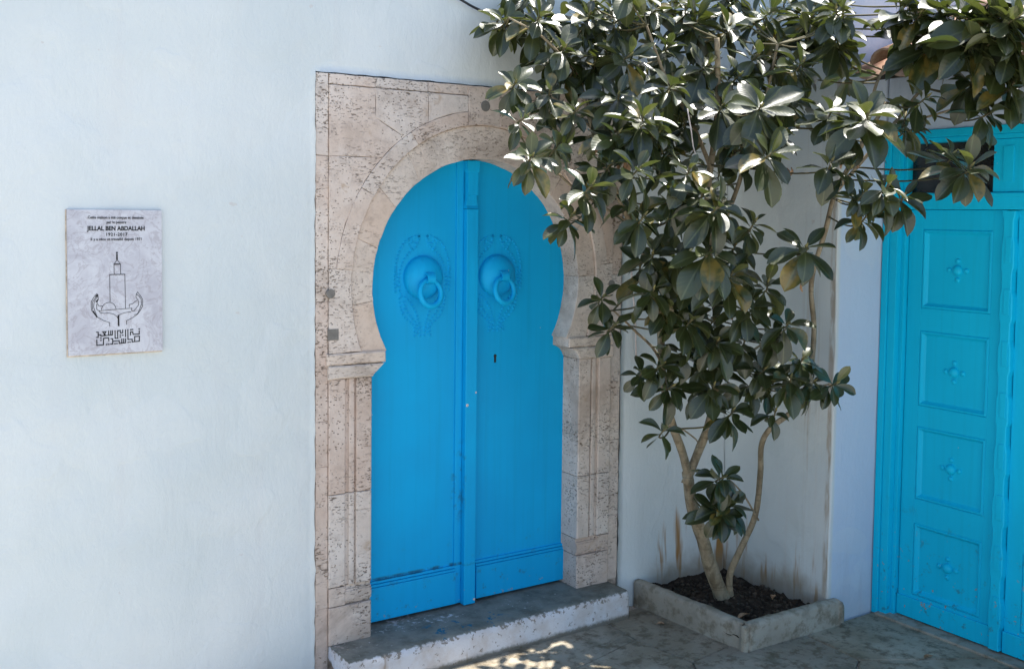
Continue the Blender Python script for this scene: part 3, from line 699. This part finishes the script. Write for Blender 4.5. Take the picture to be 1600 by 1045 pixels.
MB().box((4.440, -.869, 2.043), (4.56, mY(-.869), 2.122), .004).box((4.430, -.869, 2.100), (4.4395, mY(-.869), 2.118), .003).build('transom_rail', 'teal', d2)
for y0, y1 in ((-1.330, -1.480),): MB().box((4.446, y0, 2.123), (4.55, y1, 2.361), .004).box((4.440, y0-.05, 2.17), (4.4455, y1+.05, 2.33), .002).build('transom_mullion', 'teal', d2)
for y0, y1 in ((-.870, -1.329), (-1.481, mY(-.870))):
    MB().box((4.500, y0, 2.123), (4.506, y1, 2.361)).build('transom_pane', 'glass', d2)
    MB().box((4.475, y0, 2.235), (4.499, y1, 2.243)).build('glazing_bar', 'backing', d2)
panels = ((1.561, 1.947), (1.081, 1.452), (.617, .979), (.135, .495))
def leaf2(y0, y1):      # y0 > y1
    q = MB(); a, b = y0-.078, y1+.062
    q.box((LX, y0, .022), (LX+.045, a, 2.041), .002).box((LX, b, .022), (LX+.045, y1, 2.041), .002)
    zz_ = [.022]
    for z0, z1 in panels[::-1]: zz_ += [z0, z1]
    zz_.append(2.041)
    for i in range(0, len(zz_), 2): q.box((LX+.0006, a, zz_[i]), (LX+.045, b, zz_[i+1]), .0015)
    q.box((LX-.012, y0, .018), (LX-.0003, y1+.004, .118), .004)
    q.build('door_leaf', 'teal', d2)
    for z0, z1 in panels:
        v = []; f = []
        for ins, dx in ((0, .004), (.006, -.003), (.012, -.003), (.020, .010), (.026, .016), (.060, .015)):
            v += [(LX+dx, a-ins, z0+ins), (LX+dx, b+ins, z0+ins), (LX+dx, b+ins, z1-ins), (LX+dx, a-ins, z1-ins)]
        for l in range(5):
            for j in range(4): f.append((l*4+j, l*4+(j+1) % 4, (l+1)*4+(j+1) % 4, (l+1)*4+j))
        f.append((20, 21, 22, 23))
        p = link('panel', v, f, 'teal', d2)
        cy, cz = (a+b)/2, (z0+z1)/2; q = MB()
        def knob(y, z, r): q.lathe([(r, -.004), (r*.97, .3*r), (r*.75, .62*r), (r*.4, .84*r), (.0008, .9*r)], (LX+.0155, y, z), (-1, 0, 0), 14)
        knob(cy, cz, .026)
        for dy, dz in ((0, .045), (0, -.045), (.045, 0), (-.045, 0)): knob(cy+dy, cz+dz, .0125)
        q.build('flower_boss', 'teal', p, True)
leaf2(-.872, -1.378); leaf2(-1.438, mY(-.872))
P = []; n = 150
for i in range(n+1):
    z = .024+(2.038-.024)*i/n; ph = (z/.235) % 1.
    w_ = .031
    if .12 < ph < .5: w_ = .0245
    elif ph <= .12: w_ = .0245+.0065*(1-ph/.12)**.5
    elif ph < .58: w_ = .0245+.0065*((ph-.5)/.08)
    P.append((z, w_))
v = []
for z, w_ in P: v += [(LX+.02, YC-.003+w_, z), (LX-.030, YC-.003+w_, z), (LX-.034, YC-.003+w_-.004, z), (LX-.034, YC-.003-w_+.004, z), (LX-.030, YC-.003-w_, z), (LX+.02, YC-.003-w_, z)]
f = [(i*6+j, i*6+j+1, (i+1)*6+j+1, (i+1)*6+j) for i in range(n) for j in range(5)]+[tuple(range(6))[::-1], tuple(n*6+j for j in range(6))]
ast = link('scalloped_bar', v, f, 'teal', d2)
for i in range(8):
    z = .13+i*.235+.03
    MB().box((LX-.0385, YC-.024, z), (LX-.0342, YC+.004, z+.115), .002).build('bar_facet', 'teal', ast)
MB().box((4.40, -.80, -.012), (4.60, mY(-.80), .012), .004).build('threshold', 'kerb', low)

# ------------------------------------------------------------------ planter
pt = tag(empty('planter', (3.78, -.4, 0)), 'low concrete-kerbed planter with dark soil in the wall corner around the tree', 'planter')
def kerb(p0, p1, th, h, side):
    a, b = Vector((*p0, 0)), Vector((*p1, 0)); d = (b-a).normalized(); nr = Vector((-d.y, d.x, 0))*side; v = []; n = 26
    pr = [(0, -.02), (0, .02), (.001, .06), (0, h-.016), (.004, h-.006), (.013, h), (th*.5, h+.001), (th-.012, h-.002), (th-.003, h-.010), (th, h-.03), (th, -.0)]
    for i in range(n+1):
        p = a.lerp(b, i/n)
        for o_, z in pr:
            q_ = p+nr*o_; e = noise.noise((q_.x*14, q_.y*14, z*14))*.004+noise.noise((q_.x*45, q_.y*45, z*45))*.0022
            v.append((q_.x+e*.7, q_.y+e*.7, z+e))
    m_ = len(pr); f = []
    for i in range(n):
        for j in range(m_-1):
            k_ = (i*m_+j, (i+1)*m_+j, (i+1)*m_+j+1, i*m_+j+1); f.append(k_ if side > 0 else k_[::-1])
    f += [tuple(range(m_)), tuple(n*m_+j for j in range(m_))]
    return link('kerb', v, f, 'kerb', pt, True)
kerb((3.497, -.762), (3.445, -.055), .062, .126, -1)
kerb((3.520, -.795), (4.135, -.805), .062, .126, 1)
MB().box((3.492, -.792, -.01), (3.519, -.764, .119), .006).build('corner_mortar', 'kerb', pt)
MB().tube(spline([(4.125, -.80, .10), (4.15, -.785, .09), (4.165, -.775, .05), (4.17, -.772, -.01)], 4), .022, 8).build('kerb_mortar', 'kerb', pt, True)
sv = []; nx_, ny_ = 46, 46
for i in range(nx_+1):
    for j in range(ny_+1):
        x, y = 3.49+.60*i/nx_, -.75+.74*j/ny_
        r = math.hypot(x-3.76, y+.40)
        z = .058+.05*math.exp(-(r/.12)**2)+.035*max(0, (y+.14)/.14)**2+.022*noise.noise((x*9, y*9, 0))+.014*noise.noise((x*27, y*27, 3))+.008*noise.noise((x*60, y*60, 3))
        sv.append((x, y, z))
so_ = link('soil', sv, [(i*(ny_+1)+j, (i+1)*(ny_+1)+j, (i+1)*(ny_+1)+j+1, i*(ny_+1)+j+1) for i in range(nx_) for j in range(ny_)], 'soil', pt)
q = MB()
for i in range(420):
    x, y = random.uniform(3.51, 4.08), random.uniform(-.73, -.05); r = random.uniform(.003, .009)*(1.8 if random.random() < .07 else 1)
    z = .062+.05*math.exp(-(math.hypot(x-3.76, y+.40)/.12)**2)+.022*noise.noise((x*9, y*9, 0))+.014*noise.noise((x*27, y*27, 3))+.004
    c = Vector((x, y, z)); vv = [c+Vector((random.uniform(.6, 1)*sx*r, random.uniform(.6, 1)*sy*r, random.uniform(.4, .8)*sz*r)) for sx in (-1, 1) for sy in (-1, 1) for sz in (-1, 1)]
    q.add(vv, [(0,1,3,2),(4,6,7,5),(0,4,5,1),(2,3,7,6),(0,2,6,4),(1,5,7,3)])
tag(q.build('soil_crumbs', 'crumb', pt), kind='stuff')

# ------------------------------------------------------------------ tree
tree = tag(empty('leafy_tree', (3.757, -.405, .05)), 'broad-leaved evergreen tree with glossy whorled leaves growing from the corner planter', 'tree')
def limb(name, pts, r0, r1, parent=None, n=10, sub=6, flare=0.):
    S = spline(pts, sub); N = len(S)
    rad = []
    for i in range(N):
        t = i/(N-1); r = lerp(r0, r1, t)*(1+.10*noise.noise(S[i]*11)+.05*noise.noise(S[i]*37)); r += flare*math.exp(-t*14); rad.append(r)
    return MB().tube(S, rad, n).build(name, 'bark', parent or tree, True), S
BR = []        # points of the branch skeleton, for twigs
def add(name, pts, r0, r1, **k):
    pts = [p+(p-CAM).normalized()*min(.16, max(0, (p.z-1.0)*.22)) for p in pts]
    o, S = limb(name, pts, r0, r1, **k); BR.extend([(p, i/len(S)) for i, p in enumerate(S)]); return S
base = Vector((3.757, -.405, .04))
fork = px(1074, 738, -.50)
add('trunk', [base, px(1112, 890, -.42), px(1098, 842, -.44), px(1082, 792, -.47), fork], .036, .027, n=14, flare=.022)
LB = add('branch', [px(1078, 752, -.495), px(1066, 706, -.52), px(1048, 655, -.55), px(1036, 590, -.58), px(1030, 500, -.6), px(1012, 415, -.6), px(985, 350, -.62), px(950, 270, -.62), px(925, 200, -.62), px(905, 120, -.6)], .022, .008)
RB = add('branch', [px(1071, 756, -.505), px(1090, 708, -.52), px(1110, 655, -.56), px(1122, 585, -.62), px(1120, 500, -.7), px(1108, 400, -.76), px(1106, 300, -.8), px(1116, 220, -.85), px(1122, 150, -.9), px(1120, 60, -.95)], .023, .011)
RS = add('branch', [base+Vector((.015, -.02, .0)), px(1140, 900, -.45), px(1156, 860, -.5), px(1180, 805, -.55), px(1188, 740, -.6), px(1190, 695, -.63), px(1205, 668, -.68), px(1240, 640, -.74), px(1262, 600, -.8), px(1272, 520, -.86), px(1268, 440, -.92), px(1290, 360, -1.0), px(1306, 300, -1.06), px(1345, 230, -1.12), px(1385, 160, -1.2)], .0165, .010, flare=.004)
add('branch', [px(1108, 400, -.76), px(1150, 300, -.85), px(1170, 228, -.9), px(1195, 160, -.98), px(1215, 70, -1.05)], .012, .006)
add('branch', [px(1112, 265, -.82), px(1080, 190, -.8), px(1040, 120, -.8), px(1010, 40, -.8)], .011, .005)
add('branch', [px(1345, 230, -1.12), px(1370, 130, -1.12), px(1400, 80, -1.15), px(1420, 10, -1.18)], .009, .005)
add('branch', [px(1306, 300, -1.06), px(1400, 190, -1.2), px(1450, 130, -1.3), px(1500, 110, -1.38), px(1560, 60, -1.46)], .009, .005)
add('branch', [px(1400, 190, -1.2), px(1440, 185, -1.27), px(1500, 168, -1.36), px(1580, 148, -1.47)], .0065, .004)
add('branch', [px(1122, 585, -.62), px(1180, 545, -.68), px(1235, 510, -.74)], .008, .004)
add('branch', [px(1045, 645, -.56), px(1030, 560, -.60), px(990, 515, -.62), px(958, 485, -.63)], .008, .004)
add('branch', [px(985, 350, -.62), px(905, 300, -.55), px(870, 270, -.52), px(835, 245, -.5)], .007, .004)
add('branch', [px(925, 200, -.62), px(860, 150, -.55), px(812, 132, -.5)], .006, .0035)
add('branch', [px(905, 120, -.6), px(850, 60, -.55), px(795, 28, -.5)], .0065, .0035)
add('branch', [px(1240, 640, -.74), px(1280, 605, -.82), px(1318, 598, -.88)], .006, .003)
add('branch', [px(1036, 672, -.56), px(1060, 668, -.60), px(1085, 684, -.56), px(1091, 692, -.53)], .0042, .003)
add('branch', [px(1185, 812, -.555), px(1160, 770, -.60), px(1132, 742, -.64)], .005, .0035)
# --- leaves
def leaf_geom(L_, wd, fold, droop, twist, tip):
    rows, cols = 9, 4; v = []; uv = []
    for i in range(rows+1):
        t = i/rows; s_ = max(0., (t-.07)/.93)
        w_ = wd*(math.sin(math.pi*min(1, s_)**1.32)**.64 if 0 < s_ < 1 else 0)
        if s_ <= 0: w_ = .012
        w_ = max(w_, .012 if t < .2 else .001)
        for j in range(cols+1):
            u = -1+2*j/cols
            x = u*w_; z = fold*abs(u)**1.3*w_*1.0 - droop*t*t + .014*math.sin(t*9+u*2+tip)*(abs(u))
            a = twist*t; v.append(Vector((x*math.cos(a)-z*math.sin(a)*.2, t-.10*droop*t*t, z+x*math.sin(a)))*L_); uv.append((.5+u*.5*w_/wd if True else 0, t))
    f = [(i*(cols+1)+j, i*(cols+1)+j+1, (i+1)*(cols+1)+j+1, (i+1)*(cols+1)+j) for i in range(rows) for j in range(cols)]
    return v, f, uv
VARS = [leaf_geom(1., random.uniform(.205, .275), random.uniform(.10, .75), random.uniform(-.06, .36), random.uniform(-.35, .35), random.random()*6) for _ in range(14)]
def leaf_mesh(name, V_, F_, UV, tone):
    me = bpy.data.meshes.new(name); me.from_pydata([tuple(v) for v in V_], [], F_); me.materials.append(M['leaf'])
    me.polygons.foreach_set('use_smooth', [True]*len(F_))
    ul = me.uv_layers.new(name='leaf'); li = [0]*len(me.loops); me.loops.foreach_get('vertex_index', li)
    flat = []
    for i in li: flat += UV[i]
    ul.data.foreach_set('uv', flat)
    at = me.attributes.new('tone', 'FLOAT', 'POINT'); at.data.foreach_set('value', tone if isinstance(tone, list) else [tone]*len(V_)); return me
VM = [leaf_mesh('leaf', *g, random.random()) for g in VARS]
leaves = []      # (matrix, variant, importance)
TW = MB(); BUD = MB()
def rosette(c, size, nl, axis, imp=1., twig=True, droop=1.):
    if c.x > 4.03 and c.y < -.8: c = CAM+(c-CAM)*(random.uniform(3.86, 4.03)/c.x)
    axis = axis.normalized(); u = axis.orthogonal().normalized(); w_ = axis.cross(u); ph = random.random()*6.28
    for i in range(nl):
        a = ph+i*2.39996+random.uniform(-.25, .25); t = i/nl
        pol = lerp(30, 118, t**.8)+random.uniform(-12, 12)
        d = (u*math.cos(a)+w_*math.sin(a))*math.sin(R(pol))+axis*math.cos(R(pol))
        d = (d+Vector((0, 0, -1))*droop*(.12+.50*t)*random.uniform(.5, 1.2)).normalized()
        L_ = size*lerp(.72, 1.06, min(1, t*1.6))*random.uniform(.70, 1.15)
        nrm = (axis*1.0+Vector((0, 0, .55))+Vector((random.uniform(-.3, .3), random.uniform(-.3, .3), random.uniform(-.3, .3)))); nrm = nrm-d*nrm.dot(d)
        if nrm.length < .15: nrm = d.orthogonal()
        nrm.normalize(); sd = d.cross(nrm)
        o_ = c-axis*(.012+.045*t)+d*.004
        mt = Matrix(((sd.x, d.x, nrm.x, o_.x), (sd.y, d.y, nrm.y, o_.y), (sd.z, d.z, nrm.z, o_.z), (0, 0, 0, 1))) @ Matrix.Diagonal((L_, L_, L_, 1))
        leaves.append((mt, random.randrange(len(VARS)), imp*L_/(o_-CAM).length))
    BUD.lathe([(.004, -.012), (.006, 0), (.004, .012), (.0006, .022)], c, axis, 6)
    if twig and BR:
        best = min(BR, key=lambda q: (q[0]-c).length+max(0, (q[0].z-c.z))*.8)[0]
        mid = best.lerp(c-axis*.05, .55)+Vector((0, 0, -.02)); TW.tube(spline([best, mid, c-axis*.06, c-axis*.0], 4), [.0042]*4+[.0036]*4+[.0038]*4+[.0078], 6)
def depth(x): 
    T = [(780, -.46), (900, -.58), (1000, -.70), (1150, -.86), (1300, -1.10), (1400, -1.24), (1500, -1.40), (1600, -1.54)]
    for (a, b), (c, d) in zip(T, T[1:]):
        if x <= c: return lerp(b, d, (x-a)/(c-a))
    return -1.54
# traced whorls: photo x, y, leaf length in photo pixels, leaf count, depth offset
RO_ = [(883,74,54,12,0),(806,128,50,9,0),(985,86,54,12,-.05),(967,147,54,12,-.08),(1004,180,58,13,-.12),(790,32,50,10,0),(845,24,50,11,0),(922,22,54,12,0),(970,28,52,11,.0),(1030,14,50,11,0),
 (1090,33,52,12,0),(1141,40,50,11,.05),(1208,16,54,12,0),(1108,100,52,12,0),(1157,116,46,8,.1),(1190,165,68,13,-.15),(1186,84,50,10,.05),(832,243,50,12,0),(902,170,46,9,.05),(822,182,44,7,.05),
 (968,206,52,11,-.02),(1052,130,54,11,-.05),(1030,205,48,9,0),(1207,240,58,10,-.05),(1078,262,50,9,.1),(1008,335,52,12,0),(1125,322,54,12,-.1),(1112,388,64,13,-.18),(1260,384,68,9,-.12),
 (944,462,42,8,.08),(962,506,46,9,0),(1022,450,50,11,.05),(1048,478,50,11,0),(1180,345,46,10,.05),(1145,425,56,12,-.08),(1172,478,52,12,-.03),(1082,498,52,12,-.05),(1122,530,50,12,0),(1165,528,46,10,.05),
 (1232,505,46,7,0),(925,288,48,11,.02),(896,335,46,10,0),(1098,300,52,11,.05),(1058,305,52,11,.08),(1036,568,50,11,0),(1052,602,46,10,.02),(1040,668,44,5,.02),(1116,600,50,12,-.02),(1146,640,48,10,0),
 (1236,588,56,12,-.02),(1308,598,46,6,0),(1272,595,50,9,.02),(1196,575,50,11,.05),(1212,640,34,4,.05),(1132,744,48,14,.12),(1142,784,52,13,.10),(1128,800,46,11,.13),(1356,177,74,13,-.14),(1468,67,70,13,-.08),(1558,30,70,13,-.05),(1314,52,58,11,0),
 (1300,172,56,11,0),(1340,196,52,9,.05),(1551,174,60,9,0),(1585,128,62,10,0),(1410,14,54,12,.05),(1518,258,66,14,-.03),(1412,306,52,11,.0),(1352,300,46,8,.03),(1490,240,54,7,.02),(1450,150,46,7,.05),(1389,288,60,13,.02),(1356,335,50,8,.03),(1440,20,54,11,.1),
 (1500,20,56,12,.12),(1522,120,54,9,.1),(1270,24,56,12,0),(1255,96,56,12,.02),(1240,150,54,11,0),(1595,60,64,12,0),(1225,205,50,8,.1),(1330,262,46,6,.08),(1180,598,44,9,.1),
 (930,95,52,11,.05),(1045,72,52,11,.04),(860,140,46,8,.08),(1130,165,50,10,.1),(1300,250,46,7,.05),(1000,262,50,10,.05),(955,255,48,9,.08),(1060,400,52,11,.06),(1020,395,50,10,.1),(1150,380,48,10,.1),(1080,440,52,11,.03),(1200,440,46,8,.1),
 (1100,565,48,11,.08),(1075,545,48,10,.05),(1005,580,40,6,.05),(1210,520,46,9,.08),(1255,560,48,9,.06),(1545,72,58,9,.1),(1592,25,58,10,.1),(1478,8,56,10,.1),(1578,88,56,8,.05),(1525,66,54,8,.12),(1430,60,48,7,.12)]
def scaled(p, L_): return L_*(p-CAM).dot(CF)/1637.4
for x, y, L_, nl, dd in RO_:
    c = px(x, y, depth(x)+dd*.6+random.uniform(-.04, .04)+(.22-.56*min(1, y/270) if y < 270 else -.34+.34*min(1, (y-270)/270)))
    if c.y > -.19: c = px(x, y, -.19)
    ax = Vector((random.uniform(-.35, .35), -.75+random.uniform(-.35, .25), .75+random.uniform(-.3, .25)))
    rosette(c, scaled(c, L_)*1.03*random.uniform(.88, 1.12), nl+4, ax, 1., droop=1. if y < 270 or y > 700 else 1.5)
# inner and rear whorls that fill the crown
def inside(x, y):
    for a, b, c, d in ((820, 1600, 0, 95), (860, 1330, 90, 230), (930, 1180, 220, 330), (985, 1175, 330, 480), (1020, 1230, 480, 605), (1330, 1560, 90, 200)):
        if a < x < b and c < y < d: return True
k = 0
while k < 62:
    x, y = random.uniform(820, 1600), random.uniform(-20, 630)
    if y > 0 and not inside(x, y): continue
    if 1325 < x < 1450 and 20 < y < 160: continue
    if y > 340 and random.random() < .55: continue
    Y = depth(x)+random.uniform(.10, .30)+(.1-.25*min(1, max(0, y)/270) if y < 270 else -.15+.15*min(1, (y-270)/250))
    if Y > -.16: continue
    c = px(x, y, Y)
    if c.x > 3.98 and c.y > -.85: continue
    if (y < 60 and random.random() < .6): continue
    k += 1
    rosette(c, random.uniform(.115, .145), random.randrange(9, 13), Vector((random.uniform(-.6, .6), random.uniform(-.8, .4), random.uniform(.2, 1))), .5)
# crown above the picture edge
for k in range(3):
    x = random.uniform(800, 1650); y = random.uniform(-70, -15); c = px(x, y, depth(min(x, 1590))+random.uniform(-.1, .28))
    if c.x > 4.25 or (c.x > 3.95 and c.y > -.86) or c.y > -.15: continue
    rosette(c, random.uniform(.14, .17), 11, Vector((random.uniform(-.5, .5), random.uniform(-.6, .3), 1)), .3)
for k in range(34):
    x = 785+k*24.5+random.uniform(-10, 10); Y = depth(min(x, 1590))+random.uniform(.26, .44)
    if 1320 < x < 1445: continue
    c = px(x, random.uniform(-14, 42), min(-.17, Y))
    if c.x > 3.95 and c.y > -.86: c = px(x, 12, depth(min(x, 1590))+.05)
    rosette(c, random.uniform(.115, .145), 11, Vector((random.uniform(-.5, .5), random.uniform(-.8, 0), .8)), .45)
for k in range(15):     # rear whorls close to the long wall, added to dapple the sun patch
    c = Vector((random.uniform(3.25, 3.85), random.uniform(-.42, -.14), random.uniform(1.9, 2.9)))
    rosette(c, random.uniform(.12, .15), 8, Vector((random.uniform(-.6, .6), random.uniform(-.6, .2), 1)), .4)
TW.build('twigs', 'twig', tree, True)['kind'] = 'stuff'
BUD.build('leaf_buds', 'bud', tree, True)['kind'] = 'stuff'
leaves.sort(key=lambda q: -q[2])
for mt, vi, _ in leaves[:300]:
    o = bpy.data.objects.new('leaf', VM[vi]); COL.objects.link(o); par(o, tree); o.matrix_basis = mt
V_, F_, U_, T_ = [], [], [], []
for mt, vi, _ in leaves[300:]:
    v, f, uv = VARS[vi]; o = len(V_); V_ += [mt @ p for p in v]; F_ += [tuple(i+o for i in q) for q in f]; U_ += uv; T_ += [random.random()]*len(v)
o = bpy.data.objects.new('foliage', leaf_mesh('foliage', V_, F_, U_, T_)); COL.objects.link(o); par(o, tree); o['kind'] = 'stuff'
# withered hanging leaves and flower stalks
def dry(c, n, L_):
    for i in range(n):
        q = MB(); p = c+Vector((random.uniform(-.02, .02), random.uniform(-.02, .02), 0)); d = Vector((random.uniform(-.4, .4), random.uniform(-.3, .3), -1)).normalized(); s_ = d.cross(Vector((0, -1, .2))).normalized(); vv = []
        for t in range(6):
            w_ = .011*math.sin(math.pi*(t+.4)/6.2); e = p+d*L_*t/5+Vector((0, -.012*math.sin(t*1.1), 0)); vv += [e-s_*w_, e+Vector((0, -.004, 0)), e+s_*w_]
        q.add(vv, [(t*3+j, t*3+j+1, (t+1)*3+j+1, (t+1)*3+j) for t in range(5) for j in range(2)]); q.build('withered_leaf', 'dry', tree, True)
dry(px(972, 246, -.80), 6, .105); dry(px(1328, 228, -1.2), 6, .10); dry(px(946, 215, -.66), 4, .08); dry(px(1232, 262, -.98), 2, .06); dry(px(1148, 482, -.92), 2, .05); dry(px(1046, 690, -.60), 1, .04); dry(px(1246, 425, -1.0), 1, .09)

# ------------------------------------------------------------------ small things
def litter(x, y, z, L_, lab):
    v, f, uv = VARS[random.randrange(len(VARS))]; rz = random.random()*6.28
    mt = Matrix.Translation((x, y, z)) @ Matrix.Rotation(rz, 4, 'Z') @ Matrix.Rotation(random.uniform(-.2, .2), 4, 'X') @ Matrix.Diagonal((L_, L_, L_, 1))
    tag(link('fallen_leaf', [mt @ p for p in v], f, 'dry', None, True), lab, 'leaf')
litter(3.70, -.62, .085, .075, 'curled dry brown leaf on the planter soil left of the trunk')
litter(3.93, -.55, .088, .06, 'small dry brown leaf on the planter soil right of the trunk')
litter(4.20, -1.28, .010, .06, 'dry brown leaf on the paving in front of the turquoise door')
litter(3.36, -.33, .010, .05, 'small dry leaf on the paving between doorstep and planter')
wire = MB().tube(spline([(2.05, -.03, 3.10), (2.20, -.032, 3.03), px(720, 0, -.034), px(745, 14, -.034), px(775, 26, -.034), px(830, 42, -.034), px(900, 52, -.034), (3.4, -.036, 2.80)], 6), .006, 8).build('wall_cable', 'cable', None, True)
tag(wire, 'thin dark cable sagging along the top of the white wall into the leaves', 'cable')
q = MB().tube(spline([px(1074, 170, -.95), px(1080, 205, -.95), px(1083, 228, -.94), px(1088, 245, -.93)], 4), .0026, 6).build('string', 'cord', None, True)
tag(q, 'short pale string hanging among the leaves over the tree fork', 'string')
q = MB().tube(spline([px(988, 395, -.03), px(987, 440, -.034), px(992, 490, -.034), px(994, 560, -.03)], 4), .005, 6).build('wall_wire', 'cord', None, True)
tag(q, 'pale wire running down the white wall right of the stone surround', 'wire')
